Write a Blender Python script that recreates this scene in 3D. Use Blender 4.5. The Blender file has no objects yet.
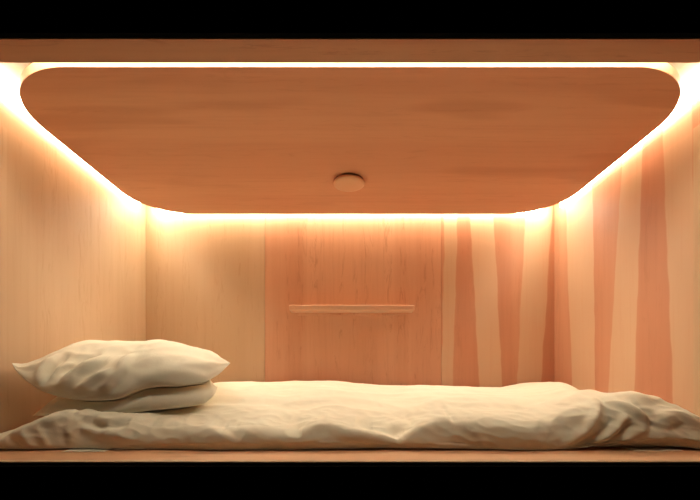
import bpy, bmesh, math
import numpy as np
from mathutils import Vector
from mathutils.kdtree import KDTree

# ---------------------------------------------------------------- constants
ZC = 0.70                      # lens height above the corridor floor
F = 400.0                      # focal length in pixels of the 700 px wide frame
HY = 378.0                     # image row of the horizon
HW = 1.055                     # half length of the berth
YB = 2.065                      # back wall
YF = 0.929                     # front of the opening
ZT = 0.896                     # ceiling (relative to the lens)
ZD = -0.193                    # top of the bed platform
BI = 0.97                      # inner face of the front beam
BF = 0.9015                    # outer face of the front beam
ZBEAM = 0.7875 * BI

C = bpy.context.scene.collection
sc = bpy.context.scene


def at(px, py, Y):
    return np.array([(px - 350.0) / F * Y, Y, -(py - HY) / F * Y])


# ---------------------------------------------------------------- helpers
def link(name, me, mat=None, parent=None, origin=(0, 0, 0), smooth=False):
    o = bpy.data.objects.new(name, me)
    C.objects.link(o)
    if mat:
        me.materials.append(mat)
    ox = Vector(origin)
    me.transform(__import__('mathutils').Matrix.Translation(-ox))
    if parent:
        o.parent = parent
        o.location = ox - Vector(parent['_o'])
    else:
        o.location = ox + Vector((0, 0, ZC))
    o['_o'] = tuple(origin)
    if smooth:
        for p in me.polygons:
            p.use_smooth = True
    return o


def bm_obj(name, bm, mat=None, parent=None, origin=None, smooth=False):
    if origin is None:
        origin = parent['_o'] if parent else (0, 0, 0)
    bmesh.ops.recalc_face_normals(bm, faces=bm.faces[:])
    me = bpy.data.meshes.new(name)
    bm.to_mesh(me)
    bm.free()
    return link(name, me, mat, parent, origin, smooth)


def box(bm, x0, x1, y0, y1, z0, z1, bev=0.0, seg=2):
    r = bmesh.ops.create_cube(bm, size=1.0)
    vs = r['verts']
    for v in vs:
        v.co = Vector((x0 + (v.co.x + .5) * (x1 - x0), y0 + (v.co.y + .5) * (y1 - y0), z0 + (v.co.z + .5) * (z1 - z0)))
    if bev:
        es = list({e for v in vs for e in v.link_edges})
        bmesh.ops.bevel(bm, geom=es, offset=bev, segments=seg, profile=0.5, affect='EDGES')
    return bm


def prism(bm, pts, z0, z1, bev=0.0):
    lo = [bm.verts.new((x, y, z0)) for x, y in pts]
    f = bm.faces.new(lo)
    r = bmesh.ops.extrude_face_region(bm, geom=[f])
    up = [g for g in r['geom'] if isinstance(g, bmesh.types.BMVert)]
    for v in up:
        v.co.z = z1
    if bev:
        bm.edges.ensure_lookup_table()
        es = [e for e in bm.edges if abs(e.verts[0].co.z - e.verts[1].co.z) < 1e-6]
        bmesh.ops.bevel(bm, geom=es, offset=bev, segments=2, profile=.5, affect='EDGES')
    return bm


def rrect(hw, y0, y1, rf, rb, n=24):
    pts = []
    for r, cx, cy, a0 in ((rf, hw - rf, y0 + rf, -90), (rb, hw - rb, y1 - rb, 0), (rb, -hw + rb, y1 - rb, 90), (rf, -hw + rf, y0 + rf, 180)):
        for i in range(n + 1):
            a = math.radians(a0 + 90 * i / n)
            pts.append((cx + r * math.cos(a), cy + r * math.sin(a)))
    return pts


def thing(o, label, cat, group=None):
    o['label'] = label
    o['category'] = cat
    if group:
        o['group'] = group
    return o


def empty(name, origin):
    o = bpy.data.objects.new(name, None)
    C.objects.link(o)
    o.location = Vector(origin) + Vector((0, 0, ZC))
    o['_o'] = tuple(origin)
    return o


def structure(o):
    o['kind'] = 'structure'
    return o


def lin(c):
    c = [v / 255.0 for v in c]
    return tuple((v / 12.92 if v <= .04045 else ((v + .055) / 1.055) ** 2.4) for v in c) + (1.0,)


# ---------------------------------------------------------------- materials
class NT:
    def __init__(s, name):
        s.m = bpy.data.materials.new(name)
        s.m.use_nodes = True
        s.t = s.m.node_tree
        s.n = s.t.nodes
        s.b = s.n['Principled BSDF']

    def new(s, typ, **k):
        nd = s.n.new(typ)
        for a, v in k.items():
            setattr(nd, a, v)
        return nd

    def put(s, sock, v):
        if isinstance(v, bpy.types.NodeSocket):
            s.t.links.new(v, sock)
        else:
            sock.default_value = v

    def math(s, op, a, b=None, clamp=False):
        nd = s.new('ShaderNodeMath', operation=op, use_clamp=clamp)
        s.put(nd.inputs[0], a)
        if b is not None:
            s.put(nd.inputs[1], b)
        return nd.outputs[0]

    def mix(s, f, a, b):
        nd = s.new('ShaderNodeMix', data_type='RGBA')
        s.put(nd.inputs[0], f)
        s.put(nd.inputs[6], a)
        s.put(nd.inputs[7], b)
        return nd.outputs[2]

    def ramp(s, f, lo, hi):
        nd = s.new('ShaderNodeMapRange', interpolation_type='SMOOTHSTEP')
        s.put(nd.inputs[0], f)
        nd.inputs[1].default_value = lo
        nd.inputs[2].default_value = hi
        return nd.outputs[0]

    def coords(s, scale=(1, 1, 1), loc=(0, 0, 0)):
        tc = s.new('ShaderNodeTexCoord')
        mp = s.new('ShaderNodeMapping')
        s.t.links.new(tc.outputs['Object'], mp.inputs[0])
        mp.inputs['Scale'].default_value = scale
        mp.inputs['Location'].default_value = loc
        return mp.outputs[0]

    def noise(s, vec, scale, detail=4, rough=.55, dist=0.0):
        nd = s.new('ShaderNodeTexNoise')
        s.put(nd.inputs['Vector'], vec)
        nd.inputs['Scale'].default_value = scale
        nd.inputs['Detail'].default_value = detail
        nd.inputs['Roughness'].default_value = rough
        nd.inputs['Distortion'].default_value = dist
        return nd.outputs[0]


def wood(name, c_lo, c_hi, c_dark, axis='z', seed=0.0, fleck=0.5, band=1.0, rough=.5, stripes=None, stripe_col=None, coord='x', blotch=0.0):
    t = NT(name)
    long = {'z': (1, 1, .045), 'x': (.045, 1, 1)}[axis]
    v = t.coords(long, (seed, seed * 1.7, seed * .3))
    n1 = t.noise(v, 5.0 * band, 3, .5, .3)           # broad figure
    n2 = t.noise(v, 60.0, 4, .6, .2)                 # fine grain
    n3 = t.noise(v, 22.0, 3, .6, .8)
    f = t.ramp(n1, .36, .64)
    col = t.mix(f, c_lo, c_hi)
    g = t.math('MULTIPLY', t.ramp(n2, .45, .75), .13)
    col = t.mix(g, col, c_dark)
    # small flame-like flecks of darker late wood
    vf = t.coords({'z': (1, 1, .16), 'x': (.16, 1, 1)}[axis], (seed + 3.1, 0, seed))
    fl = t.math('MULTIPLY', t.ramp(t.noise(vf, 34.0, 5, .7, 1.6), .50, .66), t.ramp(n3, .46, .62))
    col = t.mix(t.math('MULTIPLY', fl, fleck), col, c_dark)
    if blotch:
        vb = t.coords({'z': (1, 1, .2), 'x': (.16, 1, 1)}[axis], (seed * 2.3 + .7, 1.3, 0))
        col = t.mix(t.math('MULTIPLY', t.ramp(t.noise(vb, 5.5, 2, .45, .3), .56, .64), blotch), col, c_dark)
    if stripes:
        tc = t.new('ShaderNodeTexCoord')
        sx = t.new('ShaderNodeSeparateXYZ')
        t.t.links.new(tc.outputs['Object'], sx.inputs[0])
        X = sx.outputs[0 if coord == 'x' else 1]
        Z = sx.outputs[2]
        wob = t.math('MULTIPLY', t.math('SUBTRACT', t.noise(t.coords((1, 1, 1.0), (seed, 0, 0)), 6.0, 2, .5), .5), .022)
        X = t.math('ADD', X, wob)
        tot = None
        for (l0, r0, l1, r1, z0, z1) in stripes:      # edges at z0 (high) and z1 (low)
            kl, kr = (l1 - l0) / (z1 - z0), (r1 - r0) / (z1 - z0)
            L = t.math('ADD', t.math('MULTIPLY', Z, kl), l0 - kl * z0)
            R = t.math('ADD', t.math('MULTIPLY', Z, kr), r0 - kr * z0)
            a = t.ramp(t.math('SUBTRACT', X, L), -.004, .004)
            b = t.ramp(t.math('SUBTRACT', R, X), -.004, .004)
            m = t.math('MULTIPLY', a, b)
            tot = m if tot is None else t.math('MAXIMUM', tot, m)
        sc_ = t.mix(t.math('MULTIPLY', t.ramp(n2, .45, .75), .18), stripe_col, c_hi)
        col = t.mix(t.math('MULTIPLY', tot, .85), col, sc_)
    t.put(t.b.inputs['Base Color'], col)
    t.b.inputs['Roughness'].default_value = rough
    t.b.inputs['Specular IOR Level'].default_value = .25
    bp = t.new('ShaderNodeBump')
    bp.inputs['Strength'].default_value = .08
    bp.inputs['Distance'].default_value = .002
    t.put(bp.inputs['Height'], n2)
    t.put(t.b.inputs['Normal'], bp.outputs[0])
    return t.m


def plain(name, col, rough=.6, spec=.3):
    t = NT(name)
    t.put(t.b.inputs['Base Color'], t.mix(t.noise(t.coords(), 40.0, 3), tuple(c * .94 for c in col[:3]) + (1,), col))
    t.b.inputs['Roughness'].default_value = rough
    t.b.inputs['Specular IOR Level'].default_value = spec
    return t.m


def fabric(name, col, seed=0.0):
    t = NT(name)
    n = t.noise(t.coords((1, 1, 1), (seed, 0, 0)), 14.0, 4, .6)
    t.put(t.b.inputs['Base Color'], t.mix(n, tuple(c * .93 for c in col[:3]) + (1,), col))
    t.b.inputs['Roughness'].default_value = .95
    t.b.inputs['Specular IOR Level'].default_value = .1
    t.b.inputs['Sheen Weight'].default_value = .08
    bp = t.new('ShaderNodeBump')
    bp.inputs['Strength'].default_value = .12
    bp.inputs['Distance'].default_value = .004
    t.put(bp.inputs['Height'], t.noise(t.coords(), 45.0, 5, .65, .6))
    t.put(t.b.inputs['Normal'], bp.outputs[0])
    return t.m


def emit(name, col, s):
    m = bpy.data.materials.new(name)
    m.use_nodes = True
    nt = m.node_tree
    nt.nodes.remove(nt.nodes['Principled BSDF'])
    e = nt.nodes.new('ShaderNodeEmission')
    e.inputs[0].default_value = col
    e.inputs[1].default_value = s
    nt.links.new(e.outputs[0], nt.nodes['Material Output'].inputs[0])
    return m


A = lambda r, g, b: (r, g, b, 1.0)
LO, HI, DK = A(.67, .36, .235), A(.74, .43, .29), A(.42, .18, .10)      # reddish veneer
LLO, LHI, LDK = A(.61, .43, .285), A(.67, .49, .34), A(.48, .28, .16)     # pale veneer


def stripe_rows(rows, wall):
    """rows: light-stripe edges (top-left, top-right, bottom-left, bottom-right) -> wall coordinates."""
    out = []
    for tl, tr, bl, br in rows:
        if wall == 'back':
            k = YB / F
            out.append(((tl - 350) * k, (tr - 350) * k, (bl - 350) * k, (br - 350) * k, -(238 - HY) * k, -(380 - HY) * k))
        else:
            g = lambda p: HW * F / (p - 350)
            z = lambda y, p: -(y - HY) / F * g(p)
            c = (tl + tr + bl + br) / 4
            out.append((g(tr), g(tl), g(br), g(bl), z(238, c), z(380, c)))
    return out


M = {}
M['pale'] = wood('pale_veneer', LLO, LHI, LDK, 'z', 1.3, .35, 1.0, .5)
M['pale_end'] = wood('pale_end_veneer', LLO, LHI, LDK, 'z', 4.9, .3, .9, .5)
M['red'] = wood('reddish_veneer', LO, HI, DK, 'z', 2.2, .42, 1.3, .5)
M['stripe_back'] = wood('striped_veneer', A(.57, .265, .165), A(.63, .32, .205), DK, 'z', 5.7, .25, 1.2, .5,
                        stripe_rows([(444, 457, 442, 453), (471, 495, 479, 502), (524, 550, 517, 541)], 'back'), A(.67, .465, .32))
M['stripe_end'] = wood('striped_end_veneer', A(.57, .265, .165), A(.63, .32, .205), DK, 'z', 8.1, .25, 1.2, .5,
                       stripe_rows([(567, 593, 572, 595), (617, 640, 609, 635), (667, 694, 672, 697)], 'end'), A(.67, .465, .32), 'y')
M['panel'] = wood('ceiling_panel_veneer', A(.61, .305, .185), A(.67, .355, .22), A(.40, .165, .085), 'x', 3.3, .2, .9, .45, blotch=.3)
M['beam'] = wood('beam_wood', A(.50, .25, .15), A(.58, .31, .19), A(.32, .13, .08), 'x', 6.4, .5, 1.6, .55)
M['deck'] = wood('platform_wood', A(.62, .34, .20), A(.70, .41, .25), A(.42, .19, .10), 'x', 7.7, .4, 1.4, .5)
M['ceil'] = wood('ceiling_board', A(.33, .27, .17), A(.37, .31, .20), A(.27, .19, .11), 'x', 9.2, .2, 1.0, .6)
M['shelf'] = wood('shelf_wood', A(.76, .50, .36), A(.80, .55, .40), A(.65, .38, .24), 'x', 2.9, .3, 1.2, .4)
M['disc'] = plain('fixture_plastic', A(.70, .42, .27), .5)
M['dark'] = plain('fixture_base_plastic', A(.22, .11, .07), .6)
M['black'] = plain('black_facade', A(.004, .004, .0035), 1.0, 0.0)
M['floor'] = plain('corridor_floor', A(.03, .03, .03), .9, .1)
M['duvet'] = fabric('cream_duvet_cotton', A(.90, .85, .73))
M['pillow'] = fabric('cream_pillow_cotton', A(.90, .85, .73), 2.0)
M['sheet'] = fabric('white_sheet_cotton', A(.80, .76, .68), 5.0)
M['alu'] = plain('strip_channel', A(.7, .68, .62), .4, .5)
M['led'] = emit('warm_led', (1.0, .915, .675, 1.0), 43.5)

# ---------------------------------------------------------------- the berth's shell
T = .02
bm = bmesh.new(); box(bm, -HW - T, HW + T, YB + .004, YB + T + .004, ZD - .03, ZT + T)
wb = structure(bm_obj('wall_back', bm, M['red'], origin=(0, YB, ZD)))
kx = YB / F
xs = [-HW, (265 - 350) * kx, (441 - 350) * kx, HW]
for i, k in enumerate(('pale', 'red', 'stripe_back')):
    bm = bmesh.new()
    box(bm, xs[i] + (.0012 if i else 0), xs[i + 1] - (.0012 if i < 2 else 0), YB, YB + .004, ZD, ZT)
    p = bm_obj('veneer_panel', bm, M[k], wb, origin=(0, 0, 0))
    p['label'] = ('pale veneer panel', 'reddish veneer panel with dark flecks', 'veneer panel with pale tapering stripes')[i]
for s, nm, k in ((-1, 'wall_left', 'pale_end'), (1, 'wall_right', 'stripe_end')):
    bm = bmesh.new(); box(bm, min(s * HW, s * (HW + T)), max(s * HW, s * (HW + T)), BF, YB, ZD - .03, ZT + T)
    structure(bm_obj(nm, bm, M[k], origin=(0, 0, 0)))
    yj = HW * F / 344.3
    bm = bmesh.new(); box(bm, min(s * HW, s * (HW - .004)), max(s * HW, s * (HW - .004)), BI + .001, yj, ZD, ZBEAM, .001, 1)
    structure(bm_obj('trim_%d' % (1 if s < 0 else 2), bm, M['pale'] if s < 0 else M['pale_end'], origin=(0, 0, 0)))
bm = bmesh.new(); box(bm, -HW, HW, BF, YB, ZT, ZT + T)
structure(bm_obj('ceiling', bm, M['ceil'], origin=(0, 0, 0)))
bm = bmesh.new(); box(bm, -HW, HW, BF, BI, ZBEAM, ZT, .0015, 2)
structure(bm_obj('trim_3', bm, M['beam'], origin=(0, 0, 0)))

# black front of the berth block, around the opening
XO, Z0, Z1 = 1.9, -ZC, 1.55
fr = ((-XO, XO, ZBEAM + .002, Z1), (-XO, XO, Z0, ZD - .004), (-XO, -HW - .001, ZD - .004, ZBEAM + .002), (HW + .001, XO, ZD - .004, ZBEAM + .002))
for i, (x0, x1, z0, z1) in enumerate(fr):
    bm = bmesh.new(); box(bm, x0, x1, BF - .013, BF - .001, z0, z1)
    structure(bm_obj('wall_front' if i == 0 else 'wall_front.%03d' % i, bm, M['black'], origin=(0, 0, 0)))
bm = bmesh.new(); box(bm, -XO, XO, -1.5, YB + T, -ZC - .02, -ZC)
structure(bm_obj('floor', bm, M['floor'], origin=(0, 0, 0)))

# ---------------------------------------------------------------- bed platform
pl = empty('bed_platform', (0, 1.45, -ZC))
thing(pl, 'orange-brown wooden bed platform under the mattress, its bare front edge showing', 'bed platform')
bm = bmesh.new(); box(bm, -HW + .0005, HW - .0005, YF + .012, YB - .001, ZD - .03, ZD)
bm_obj('deck', bm, M['deck'], pl)
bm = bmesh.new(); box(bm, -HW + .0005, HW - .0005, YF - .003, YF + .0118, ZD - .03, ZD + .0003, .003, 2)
bm_obj('front_edging', bm, M['pale'], pl)  # paler veneer than the deck: the front edge's highlight put into the colour
for x in (-.95, .95):
    for y in (1.05, 1.9):
        bm = bmesh.new(); box(bm, x - .03, x + .03, y - .03, y + .03, -ZC, ZD - .03, .003, 1)
        bm_obj('leg', bm, M['black'], pl)

# ---------------------------------------------------------------- ceiling panel, strip light, disc
K = 1.03
PZ = 311 / F * K
PH, PY0, PY1 = .984, 1.0 * K, 1.896 * K
PT = .028
cp = empty('ceiling_panel', (0, 1.5, PZ))
thing(cp, 'large rounded wooden panel hanging under the ceiling, with glowing light behind its rim', 'ceiling panel')
bm = bmesh.new(); prism(bm, rrect(PH, PY0, PY1, .25, .225), PZ, PZ + PT, .0015)
bm_obj('panel_board', bm, M['panel'], cp)
for x in (-.6, .6):
    for y in (1.25, 1.75):
        bm = bmesh.new(); box(bm, x - .03, x + .03, y - .03, y + .03, PZ + PT, ZT, .003, 1)
        bm_obj('spacer', bm, M['ceil'], cp)


def rail(name, sections, mat, parent, path, closed=False):
    """A profile swept along a mitred path; sections = (inset from the wall, height)."""
    bm = bmesh.new()
    V = [[bm.verts.new(p) for p in path(d, z)] for d, z in sections]
    n, m = len(V), len(V[0])
    for k in range(n):
        for i in range(m - 1):
            bm.faces.new((V[k][i], V[k][i + 1], V[(k + 1) % n][i + 1], V[(k + 1) % n][i]))
    for i in (0, m - 1):
        bm.faces.new([V[k][i] for k in range(n)])
    return bm_obj(name, bm, mat, parent)


def side_path(sg):
    return lambda d, z: ((sg * (HW - d), 1.13, z), (sg * (HW - d), 1.99, z))


def back_path(d, z):
    return ((-.99, YB - 2 * d, z), (.99, YB - 2 * d, z))


def front_path(d, z):                   # along the back of the front beam
    return ((-.86, BI + d, z), (.86, BI + d, z))


LZ = .848
ls = empty('led_strip', (0, YB, LZ))
thing(ls, 'glowing warm white strip along the wall tops above the rounded ceiling panel', 'light')
for path, z in ((side_path(-1), LZ), (side_path(1), LZ), (back_path, LZ), (front_path, LZ - .010)):
    rail('channel', [(.0004, z), (.0012, z), (.0012, z + .044), (.0004, z + .044)], M['alu'], ls, path)
    rail('glowing_diffuser', [(.0015, z), (.009, z + .003), (.012, z + .009), (.012, z + .036), (.009, z + .042), (.0015, z + .044)], M['led'], ls, path)


def lathe(bm, prof, cx, cy, n=48):
    rings = []
    for r, z in prof:
        if r < 1e-6:
            rings.append([bm.verts.new((cx, cy, z))])
        else:
            rings.append([bm.verts.new((cx + r * math.cos(2 * math.pi * i / n), cy + r * math.sin(2 * math.pi * i / n), z)) for i in range(n)])
    for p, q in zip(rings, rings[1:]):
        for i in range(n):
            j = (i + 1) % n
            if len(p) == 1 and len(q) == 1:
                continue
            if len(p) == 1:
                bm.faces.new((p[0], q[i], q[j]))
            elif len(q) == 1:
                bm.faces.new((p[i], q[0], p[j]))
            else:
                bm.faces.new((p[i], q[i], q[j], p[j]))


dY = 311 / 197.8 * K
dx = -1.0 / F * dY
df = empty('ceiling_fixture', (dx, dY, PZ - .02))
thing(df, 'small plain round disc fixed to the underside of the wooden ceiling panel', 'ceiling fixture')
bm = bmesh.new(); lathe(bm, [(0, PZ), (.058, PZ), (.058, PZ - .008), (0, PZ - .008)], dx, dY)
bm_obj('base_plate', bm, M['dark'], df)
bm = bmesh.new(); lathe(bm, [(0, PZ - .0082), (.061, PZ - .0082), (.063, PZ - .011), (.063, PZ - .016), (.060, PZ - .0195), (.048, PZ - .021), (0, PZ - .0215)], dx, dY)
bm_obj('cover', bm, M['disc'], df, smooth=True)

# ---------------------------------------------------------------- shelf
SD = .085
sy = YB - SD
sx0, sx1 = (289 - 350) / F * sy, (414.5 - 350) / F * sy
sz0, sz1 = -(310.3 - HY) / F * sy, -(305 - HY) / F * sy
sh = empty('wall_shelf', ((sx0 + sx1) / 2, YB, sz0))
thing(sh, 'narrow empty wooden shelf on the reddish back wall above the bed', 'shelf')
bm = bmesh.new(); box(bm, sx0, sx1, sy, YB - .0006, sz0, sz1, .004, 3)
bm_obj('shelf_board', bm, M['shelf'], sh)
bm = bmesh.new(); box(bm, sx0 + .03, sx1 - .03, YB - .012, YB - .0006, sz0 - .012, sz0 - .0002, .002, 1)
bm_obj('mounting_rail', bm, M['red'], sh)

# ---------------------------------------------------------------- cloth: noise and folds
rng = np.random.RandomState(7)
PERM = rng.permutation(512)
GR = rng.randn(512, 2)
GR /= np.linalg.norm(GR, axis=1)[:, None]


def pnoise(x, y):
    xi, yi = np.floor(x).astype(int), np.floor(y).astype(int)
    xf, yf = x - xi, y - yi
    u, v = xf ** 3 * (xf * (xf * 6 - 15) + 10), yf ** 3 * (yf * (yf * 6 - 15) + 10)

    def g(i, j):
        h = PERM[(PERM[(xi + i) & 511] + yi + j) & 511]
        return GR[h, 0] * (xf - i) + GR[h, 1] * (yf - j)
    return (g(0, 0) * (1 - u) + g(1, 0) * u) * (1 - v) + (g(0, 1) * (1 - u) + g(1, 1) * u) * v


def ridged(x, y):
    return 1 - np.abs(pnoise(x, y)) * 2.2


def sstep(a, b, x):
    t = np.clip((x - a) / (b - a), 0, 1)
    return t * t * (3 - 2 * t)


def interp(x, pts):
    p = sorted(pts)
    xs = np.array([q[0] for q in p]); ys = np.array([q[1] for q in p])
    # monotone-ish smooth interpolation (Catmull-Rom on a dense table)
    d = np.gradient(ys, xs)
    i = np.clip(np.searchsorted(xs, x) - 1, 0, len(xs) - 2)
    h = xs[i + 1] - xs[i]
    t = np.clip((x - xs[i]) / h, 0, 1)
    return ((1 + 2 * t) * (1 - t) ** 2 * ys[i] + t * (1 - t) ** 2 * h * d[i] * .7 + t * t * (3 - 2 * t) * ys[i + 1] + t * t * (t - 1) * h * d[i + 1] * .7)


def fold(P, Q, pts, amp, w1, w2):
    """A cloth fold along a polyline in the (P,Q) plane; w1 and w2 are its widths on either side."""
    best = np.full(P.shape, 1e9); out = np.zeros(P.shape)
    L = [math.hypot(b[0] - a[0], b[1] - a[1]) for a, b in zip(pts, pts[1:])]
    tot = sum(L); acc = 0
    for (a, b), l in zip(zip(pts, pts[1:]), L):
        ux, uy = (b[0] - a[0]) / l, (b[1] - a[1]) / l
        s = np.clip((P - a[0]) * ux + (Q - a[1]) * uy, 0, l)
        ex, ey = P - a[0] - s * ux, Q - a[1] - s * uy
        d = np.hypot(ex, ey)
        sg = np.sign(ux * ey - uy * ex)
        w = np.where(sg > 0, w1, w2)
        tt = (acc + s) / tot
        val = amp * np.exp(-(d / w) ** 2) * np.clip(4 * tt * (1 - tt), 0, 1) ** .5
        k = d < best
        out = np.where(k, val, out); best = np.where(k, d, best)
        acc += l
    return out


def grid_normals(G):
    du = np.gradient(G, axis=0); dv = np.gradient(G, axis=1)
    n = np.cross(du, dv)
    return n / (np.linalg.norm(n, axis=2, keepdims=True) + 1e-12)


def shell_mesh(name, top, bot, mat, parent=None, origin=(0, 0, 0)):
    nu, nv = top.shape[:2]
    verts = np.concatenate([top.reshape(-1, 3), bot.reshape(-1, 3)])
    N = nu * nv
    idx = np.arange(N).reshape(nu, nv)
    q = np.stack([idx[:-1, :-1], idx[1:, :-1], idx[1:, 1:], idx[:-1, 1:]], -1).reshape(-1, 4)
    qb = q[:, ::-1] + N
    per = list(idx[:, 0]) + list(idx[-1, 1:]) + list(idx[-2::-1, -1]) + list(idx[0, -2:0:-1])
    side = [(a, a + N, b + N, b) for a, b in zip(per, per[1:] + per[:1])]
    faces = [tuple(int(i) for i in f) for f in q] + [tuple(int(i) for i in f) for f in qb] + [tuple(int(i) for i in f) for f in side]
    me = bpy.data.meshes.new(name)
    me.from_pydata([tuple(map(float, v)) for v in verts], [], faces)
    bm = bmesh.new(); bm.from_mesh(me)
    bmesh.ops.remove_doubles(bm, verts=bm.verts[:], dist=1e-5)
    bmesh.ops.recalc_face_normals(bm, faces=bm.faces[:])
    bm.to_mesh(me); bm.free()
    return link(name, me, mat, parent, origin, True)


# ---------------------------------------------------------------- pillows
def curve(pts, n):
    p = np.array(pts, float)
    d = np.concatenate([[0], np.cumsum(np.linalg.norm(np.diff(p, axis=0), axis=1))])
    s = np.linspace(0, d[-1], n)
    return np.stack([interp(s, list(zip(d, p[:, k]))) for k in range(3)], -1)


def pillow_grid(front, back, Tt, Tb, nu=130, nv=100, ev=.66, ear=.3, bulge=.02):
    u = np.sin(np.linspace(-1, 1, nu) * math.pi / 2); v = np.sin(np.linspace(-1, 1, nv) * math.pi / 2)
    fr, bk = curve(front, nu * 4), curve(back, nu * 4)
    iu = np.clip(((u + 1) / 2 * (nu * 4 - 1)), 0, nu * 4 - 1)
    pick = lambda c: np.stack([np.interp(iu, np.arange(nu * 4), c[:, k]) for k in range(3)], -1)
    fr, bk = pick(fr), pick(bk)
    U, V = np.meshgrid(u, v, indexing='ij')
    w = ((V + 1) / 2)[..., None]
    G = fr[:, None, :] * (1 - w) + bk[:, None, :] * w
    # the short ends draw in between their corners
    G[..., 0] -= np.sign(U) * np.abs(U) ** 5 * (1 - V ** 2) * .022
    pu = (1 - np.abs(U) ** 2.6).clip(0); pv = (1 - np.abs(V) ** 2.1).clip(0)
    p = pu ** (.55 + ear * sstep(.45, 1, -U)) * pv ** ev
    top, bot = G.copy(), G.copy()
    top[..., 2] += Tt(U, V) * p
    bot[..., 2] -= Tb(U, V) * p
    fb = bulge * np.sqrt(p.clip(0)) * np.exp(-((V + .9) / .35) ** 2)
    top[..., 1] -= fb
    return U, V, G, top, bot


up_front = [at(12, 363, 1.2), at(17, 372, 1.19), at(25, 380, 1.18), at(40, 390, 1.165), at(60, 397, 1.155), at(80, 400, 1.15), at(100, 400.5, 1.145), at(120, 398, 1.145),
            at(133, 392, 1.15), at(146, 387.5, 1.155), at(180, 385.5, 1.17), at(205, 382, 1.2), at(219, 374, 1.24), at(230.5, 363, 1.3)]
up_back = [np.array([-1.035, 1.62, .03]), np.array([-.9, 1.64, .0]), np.array([-.7, 1.64, .0]), np.array([-.53, 1.6, .035])]
U, V, G, up_top, up_bot = pillow_grid(up_front, up_back, lambda U, V: interp(U, [(-1, .155), (-.8, .175), (-.6, .172), (-.3, .164), (0, .158), (.25, .149), (.45, .138), (.7, .126), (1, .12)]), lambda U, V: .012 + 0 * U, bulge=.02)
n = grid_normals(up_top)
n *= np.sign(n[..., 2:3] + 1e-9)
X, Yy, Z = up_top[..., 0], up_top[..., 1], up_top[..., 2]
fx = lambda px, py, Y=1.17: ((px - 350) / F * Y, -(py - HY) / F * Y)
D = np.zeros_like(X)
front = np.exp(-((V + 1) / .75) ** 2)
for pts, a, w1, w2 in (
        ([fx(48, 350), fx(44, 372), fx(46, 386)], -.015, .012, .010),
        ([fx(40, 352), fx(36, 370), fx(40, 384)], .009, .016, .016),
        ([fx(92, 356), fx(74, 372), fx(62, 388)], .013, .022, .010),
        ([fx(84, 352), fx(66, 366), fx(56, 378)], -.010, .016, .016),
        ([fx(112, 372), fx(96, 380), fx(80, 392)], .012, .020, .009),
        ([fx(120, 352), fx(122, 372), fx(112, 392)], .014, .012, .030),
        ([fx(100, 362), fx(88, 374), fx(78, 378)], -.010, .014, .014),
        ([fx(118, 384), fx(104, 390), fx(96, 398)], .008, .012, .012),
        ([fx(225, 363), fx(205, 366), fx(175, 362)], .005, .012, .016),
        ([fx(140, 380), fx(175, 372), fx(200, 374)], .005, .02, .02)):
    D += fold(X, Z, pts, a, w1, w2) * front
ex = .35 + .65 * np.exp(-((U + .5) / .5) ** 2)
D += .0045 * ex * (ridged(X * 9 + Z * 11 + 3, Yy * 6 - X * 5 + Z * 14) - .55)
D += .008 * pnoise(X * 6 + 5, Yy * 5 + Z * 4) * front
D *= 1.7
D += .0022 * (ridged(X * 21 + Z * 30 + 9, Yy * 12 - X * 9 + Z * 26) - .55) * (.3 + .7 * np.exp(-((U + .55) / .4) ** 2))
edge = ((1 - np.abs(U) ** 8) * (1 - np.abs(V) ** 8)).clip(0) ** .5
# radiating gathers at the pointed corners
for cu, cv in ((-1, -1), (1, -1)):
    r = np.hypot(U - cu, V - cv); a = np.arctan2(V - cv, (U - cu) * np.sign(-cu))
    D += .004 * np.exp(-((r - .25) / .22) ** 2) * np.sin(a * 11 + 1.0)
up_top = up_top + n * (D * edge)[..., None]
up_top[..., 0] = np.maximum(up_top[..., 0], -HW + .006)
up_bot[..., 0] = np.maximum(up_bot[..., 0], -HW + .006)

lo_front = [at(33, 416, 1.2), at(45, 415.5, 1.18), at(60, 415, 1.17), at(90, 415, 1.155), at(120, 414, 1.15), at(150, 410, 1.155), at(180, 407, 1.165), at(205, 402.5, 1.19), at(214, 395, 1.22), at(217.5, 387, 1.26)]
lo_back = [np.array([-1.02, 1.6, -.07]), np.array([-.85, 1.62, -.08]), np.array([-.65, 1.62, -.075]), np.array([-.545, 1.58, -.05])]
U2, V2, G2, lo_top, lo_bot = pillow_grid(lo_front, lo_back, lambda U, V: .105 + 0 * U, lambda U, V: .010 + 0 * U, ev=.5, ear=0.0, bulge=.014)
n2 = grid_normals(lo_top); n2 *= np.sign(n2[..., 2:3] + 1e-9)
X2, Y2, Z2 = lo_top[..., 0], lo_top[..., 1], lo_top[..., 2]
D2 = .004 * (ridged(X2 * 8 + Z2 * 9 + 11, Y2 * 6 + X2 * 4 + Z2 * 10) - .55)
fr2 = np.exp(-((V2 + 1) / .7) ** 2)
for pts, a, w1, w2 in (([fx(152, 396), fx(138, 404), fx(122, 414)], .010, .022, .008),
                       ([fx(122, 400), fx(108, 408), fx(96, 414)], -.009, .014, .014),
                       ([fx(60, 400), fx(48, 408), fx(40, 416)], .008, .014, .014),
                       ([fx(212, 384), fx(214, 392), fx(208, 400)], .006, .01, .01)):
    D2 += fold(X2, Z2, pts, a, w1, w2) * fr2
e2 = ((1 - np.abs(U2) ** 8) * (1 - np.abs(V2) ** 8)).clip(0) ** .5
lo_top = lo_top + n2 * (D2 * e2)[..., None]


def kd_xy(G):
    P = G.reshape(-1, 3)
    kd = KDTree(len(P))
    for i, p in enumerate(P):
        kd.insert((p[0], p[1], 0), i)
    kd.balance()
    return kd, P


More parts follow.
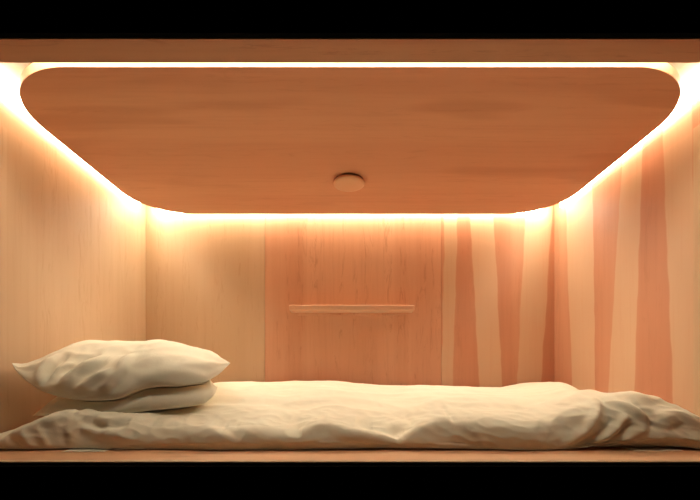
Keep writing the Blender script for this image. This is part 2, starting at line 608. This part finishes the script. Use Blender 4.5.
def clamp_under(Gr, over, gap, reach=.012):
    """Press a surface down where another one rests on it."""
    kd, P = kd_xy(over)
    S = Gr.reshape(-1, 3)
    for s in S:
        co, i, d = kd.find((s[0], s[1], 0))
        if d < reach:
            s[2] = min(s[2], P[i, 2] - gap)
    return S.reshape(Gr.shape)


for g_ in (up_bot, up_top):
    lo_top = clamp_under(lo_top, g_, .004)
lo_bot[..., 2] = np.minimum(lo_bot[..., 2], lo_top[..., 2])

p1 = shell_mesh('pillow', up_top, up_bot, M['pillow'], origin=tuple(up_bot[65, 50]))
thing(p1, 'plump cream pillow with pointed corners, topmost of two stacked', 'pillow', 'pillows stacked at the head of the bed')
p2 = shell_mesh('pillow.001', lo_top, lo_bot, M['pillow'], origin=tuple(lo_bot[65, 50]))
thing(p2, 'flattened cream pillow squeezed beneath the plump one, lying on the duvet', 'pillow', 'pillows stacked at the head of the bed')

# ---------------------------------------------------------------- mattress
MZ0, MZ1 = ZD + .0005, ZD + .020
mt = empty('mattress', (0, 1.55, MZ0))
thing(mt, 'thin pale mattress pad lying on the wooden platform under the duvet', 'mattress')
bm = bmesh.new(); box(bm, -.985, .985, 1.102, 1.975, MZ0, MZ1, .008, 3)
bm_obj('pad', bm, M['sheet'], mt, smooth=False)
for px0, px1, py in ((634, 684, 451.3), (62, 104, 452)):
    Yh = .193 * F / (py - HY)
    bm = bmesh.new(); box(bm, (px0 - 350) / F * Yh, (px1 - 350) / F * Yh, Yh, 1.1015, MZ0, MZ0 + .0014, .0005, 1)
    bm_obj('sheet_hem', bm, M['sheet'], mt)

# ---------------------------------------------------------------- duvet
YL = 1.09
fz = lambda px, py: ((px - 350) / F * YL, -(py - HY) / F * YL)
lip = [fz(*q) for q in ((-45, 440), (0, 438), (25, 426), (48, 417), (72, 413), (115, 418), (160, 426), (200, 426), (250, 427), (290, 430), (325, 424), (360, 430), (400, 435),
                        (430, 426), (450, 420), (490, 420), (520, 420), (560, 416), (595, 406), (620, 396), (638, 393), (662, 393), (690, 399), (712, 412), (740, 430))]
bk = [((px - 350) / F * 1.85, -(py + 1.4 - HY) / F * 1.85) for px, py in ((130, 388), (200, 385), (240, 381), (300, 380.8), (335, 381), (380, 385), (440, 385), (500, 386.2), (522, 383), (543, 380.8), (560, 382), (578, 387), (600, 396))]
nx, ny = 460, 190
xx = np.linspace(-1.03, 1.045, nx)
vv = np.linspace(0, 1, ny)
yv = 1.066 + .965 * (vv ** 1.9)
yf = 1.066 + .006 * np.sin(xx * 9 + 1) + .004 * np.sin(xx * 23)
XX = np.repeat(xx[:, None], ny, 1)
YY = yf[:, None] + (yv[None, :] - 1.066) / .965 * (2.031 - yf[:, None])
LIP = interp(xx, lip)[:, None]
BK = interp(xx, bk)[:, None]
R = (.055 + .09 * sstep(.6, .8, xx))[:, None] + 0 * YY
t = np.clip((YY - 1.10) / .72, 0, 1)
T_ = LIP + (BK - LIP) * (1 - (1 - t) ** 2.3)
# foot end: falls away towards the wall, with a rumpled lump in front
m_ = sstep(-.09, .09, XX - (.70 + .5 * (YY - 1.15)))
T_ = T_ * (1 - m_) + (LIP - .008 + (-.078 - LIP) * sstep(1.2, 1.42, YY)) * m_
T_ += .012 * pnoise(XX * 3.2 + 2, YY * 2.2) * sstep(1.15, 1.4, YY) + .006 * (ridged(XX * 4 + YY * 3, YY * 9 - XX * 2 + 4) - .6) * sstep(1.12, 1.25, YY)
zb = ZD + .004
hem = [(-1.05, .003), (-.7, .001), (.0, .0025), (.12, .004), (.4, .001), (.55, .0005), (.66, .011), (.85, .010), (.95, .002), (1.05, .002)]
HB = interp(xx, hem)[:, None] + zb
a = 1 - np.clip((YY - yf[:, None]) / R, 0, 1)
Rl, Rr, Rb = .16, .10, .06
bL = 1 - np.clip((XX + 1.03) / Rl, 0, 1)
bR = 1 - np.clip((1.045 - XX) / Rr, 0, 1)
cB = 1 - np.clip((2.031 - YY) / Rb, 0, 1)
e = np.sqrt((1 - a ** 2.2).clip(0)) * np.sqrt((1 - .75 * bL ** 2).clip(0)) * np.sqrt((1 - .5 * bR ** 2).clip(0)) * np.sqrt((1 - cB ** 2).clip(0))
ZZ = HB + (T_ - HB) * e
# soft belly of the front roll
ht = (ZZ - HB) / (T_ - HB + 1e-6)
YYb = YY - (.005 + .005 * np.sin(XX * 5 + 2.2)) * np.sin(np.pi * np.clip(ht, 0, 1)) * (a > 0)
Gd = np.stack([XX, YYb, ZZ], -1)
n = grid_normals(Gd); n *= np.sign(n[..., 2:3] + 1e-9)
D = np.zeros_like(XX)
fw = 1 - sstep(1.16, 1.32, YY)
S = fz
for pts, am, w1, w2 in (
        # head end: gathers running down to the corner
        ([S(66, 413), S(38, 424), S(8, 442)], .012, .016, .012), ([S(40, 424), S(48, 434), S(56, 446)], .006, .008, .012),
        ([S(28, 430), S(36, 438), S(42, 447)], .006, .007, .012), ([S(60, 420), S(66, 432), S(70, 446)], -.004, .010, .010), ([S(18, 436), S(26, 441), S(30, 448)], -.006, .008, .008),
        ([S(80, 420), S(100, 427), S(128, 424)], -.012, .012, .010), ([S(84, 428), S(105, 434), S(135, 436)], .010, .016, .014), ([S(92, 418), S(108, 422), S(112, 432)], .008, .012, .010),
        ([S(150, 424), S(190, 430), S(235, 428)], .008, .014, .020), ([S(210, 424), S(228, 428), S(245, 436)], -.009, .014, .010),
        ([S(225, 430), S(262, 428), S(298, 436)], .010, .016, .020), ([S(300, 432), S(325, 424), S(350, 434), S(402, 440)], .014, .016, .012),
        ([S(355, 424), S(380, 430), S(404, 438)], -.014, .014, .012), ([S(398, 439), S(428, 428), S(452, 419)], .016, .018, .012), ([S(372, 428), S(392, 430), S(412, 426)], .010, .012, .010),
        ([S(452, 419), S(500, 428), S(540, 440)], .008, .03, .03), ([S(470, 430), S(480, 440), S(478, 448)], .005, .012, .012),
        # foot end: diagonal creases and the rumpled corner
        ([S(556, 446), S(582, 432), S(612, 402)], .017, .016, .008), ([S(562, 448), S(590, 436), S(612, 418)], -.012, .010, .010), ([S(574, 448), S(600, 438), S(628, 416)], .015, .012, .007),
        ([S(588, 447), S(612, 436), S(625, 422)], -.012, .010, .010), ([S(600, 446), S(622, 438), S(648, 424)], .012, .014, .010), ([S(616, 400), S(634, 410), S(648, 424)], .013, .016, .010),
        ([S(640, 404), S(652, 416), S(640, 434)], -.011, .012, .012), ([S(636, 394), S(656, 398), S(690, 400)], .010, .014, .014), ([S(650, 410), S(672, 404), S(694, 410)], -.006, .012, .012),
        ([S(660, 418), S(680, 414), S(700, 424)], .007, .014, .010), ([S(662, 432), S(682, 424), S(705, 432)], -.007, .012, .012), ([S(630, 440), S(660, 436), S(690, 440)], .008, .016, .016),
        ([S(672, 446), S(692, 438), S(712, 444)], .010, .012, .012)):
    D += fold(XX, ZZ, pts, am, w1, w2) * fw
# long soft creases on the top
for pts, am, w1, w2 in (
        ([(-.5, 1.30), (-.2, 1.27), (.1, 1.33)], -.007, .03, .04), ([(-.55, 1.55), (-.3, 1.5), (-.05, 1.52)], .006, .05, .05), ([(.15, 1.2), (.35, 1.32), (.6, 1.36)], .008, .05, .05),
        ([(.3, 1.2), (.5, 1.22), (.66, 1.30), (.8, 1.42)], -.008, .03, .03), ([(.62, 1.17), (.74, 1.27), (.9, 1.36)], .010, .03, .03), ([(-.2, 1.75), (.1, 1.7), (.4, 1.72)], .006, .06, .06)):
    D += fold(XX, YY, pts, am, w1, w2)
D += .005 * (ridged(XX * 10 + ZZ * 8, YY * 8 + ZZ * 12 + XX * 3) - .55) * (.35 + .65 * fw) * (.5 + .5 * sstep(.5, .75, np.abs(XX)))
D += .006 * pnoise(XX * 9 + 7, YY * 5 + ZZ * 9)
D += .0028 * (ridged(XX * 17 + ZZ * 26 + 5, YY * 14 + ZZ * 22 - XX * 8) - .55) * (.25 + .75 * fw)
lo = np.clip((ZZ - HB) / .006, 0, 1) * (1 - cB ** 4)
Gd = Gd + n * (D * lo)[..., None]
Gd[..., 0] = np.clip(Gd[..., 0], -HW + .006, HW - .006)
Gd[..., 1] = np.clip(Gd[..., 1], 1.03, YB - .012)
for g_ in (lo_bot, lo_top, up_bot):
    Gd = clamp_under(Gd, g_, .006)
Gd[..., 2] = np.maximum(Gd[..., 2], HB - .0005)
outside = (Gd[..., 1] < 1.085) | (Gd[..., 1] > 2.0) | (np.abs(Gd[..., 0]) > 1.004)
Gd[..., 2] = np.where(outside, Gd[..., 2], np.maximum(Gd[..., 2], MZ1 + .004))
Bd = Gd.copy()
Bd[..., 2] = np.where(outside, HB - .001, MZ1 + .0025)
Bd[..., 2] = np.minimum(Bd[..., 2], Gd[..., 2] - .0002)
dv = shell_mesh('duvet', Gd, Bd, M['duvet'], origin=(0, 1.5, MZ1))
thing(dv, 'rumpled cream duvet spread over the whole mattress, bunched up at the foot end', 'duvet')

# ---------------------------------------------------------------- camera, world, output
cam = bpy.data.cameras.new('camera')
cam.sensor_width = 36.0
cam.sensor_fit = 'HORIZONTAL'
cam.lens = 36.0 * F / 700.0
cam.shift_y = (HY - 250.0) / 700.0
cam.clip_start = .01
co = bpy.data.objects.new('camera', cam)
C.objects.link(co)
co.location = (0, 0, ZC)
co.rotation_euler = (math.radians(90), 0, 0)
sc.camera = co

w = bpy.data.worlds.new('dark_corridor')
sc.world = w
w.use_nodes = True
w.node_tree.nodes['Background'].inputs[0].default_value = (1.0, .8, .6, 1)
w.node_tree.nodes['Background'].inputs[1].default_value = 0.0

for o in sc.objects:
    if '_o' in o:
        del o['_o']
vs = sc.view_settings
vs.view_transform = 'Standard'
vs.look = 'None'
vs.exposure = 0.0
vs.gamma = 1.0
vs.use_curve_mapping = False
cy = sc.cycles
cy.max_bounces = 16
cy.diffuse_bounces = 14
cy.use_denoising = True
cy.sample_clamp_indirect = 0
cy.caustics_reflective = False
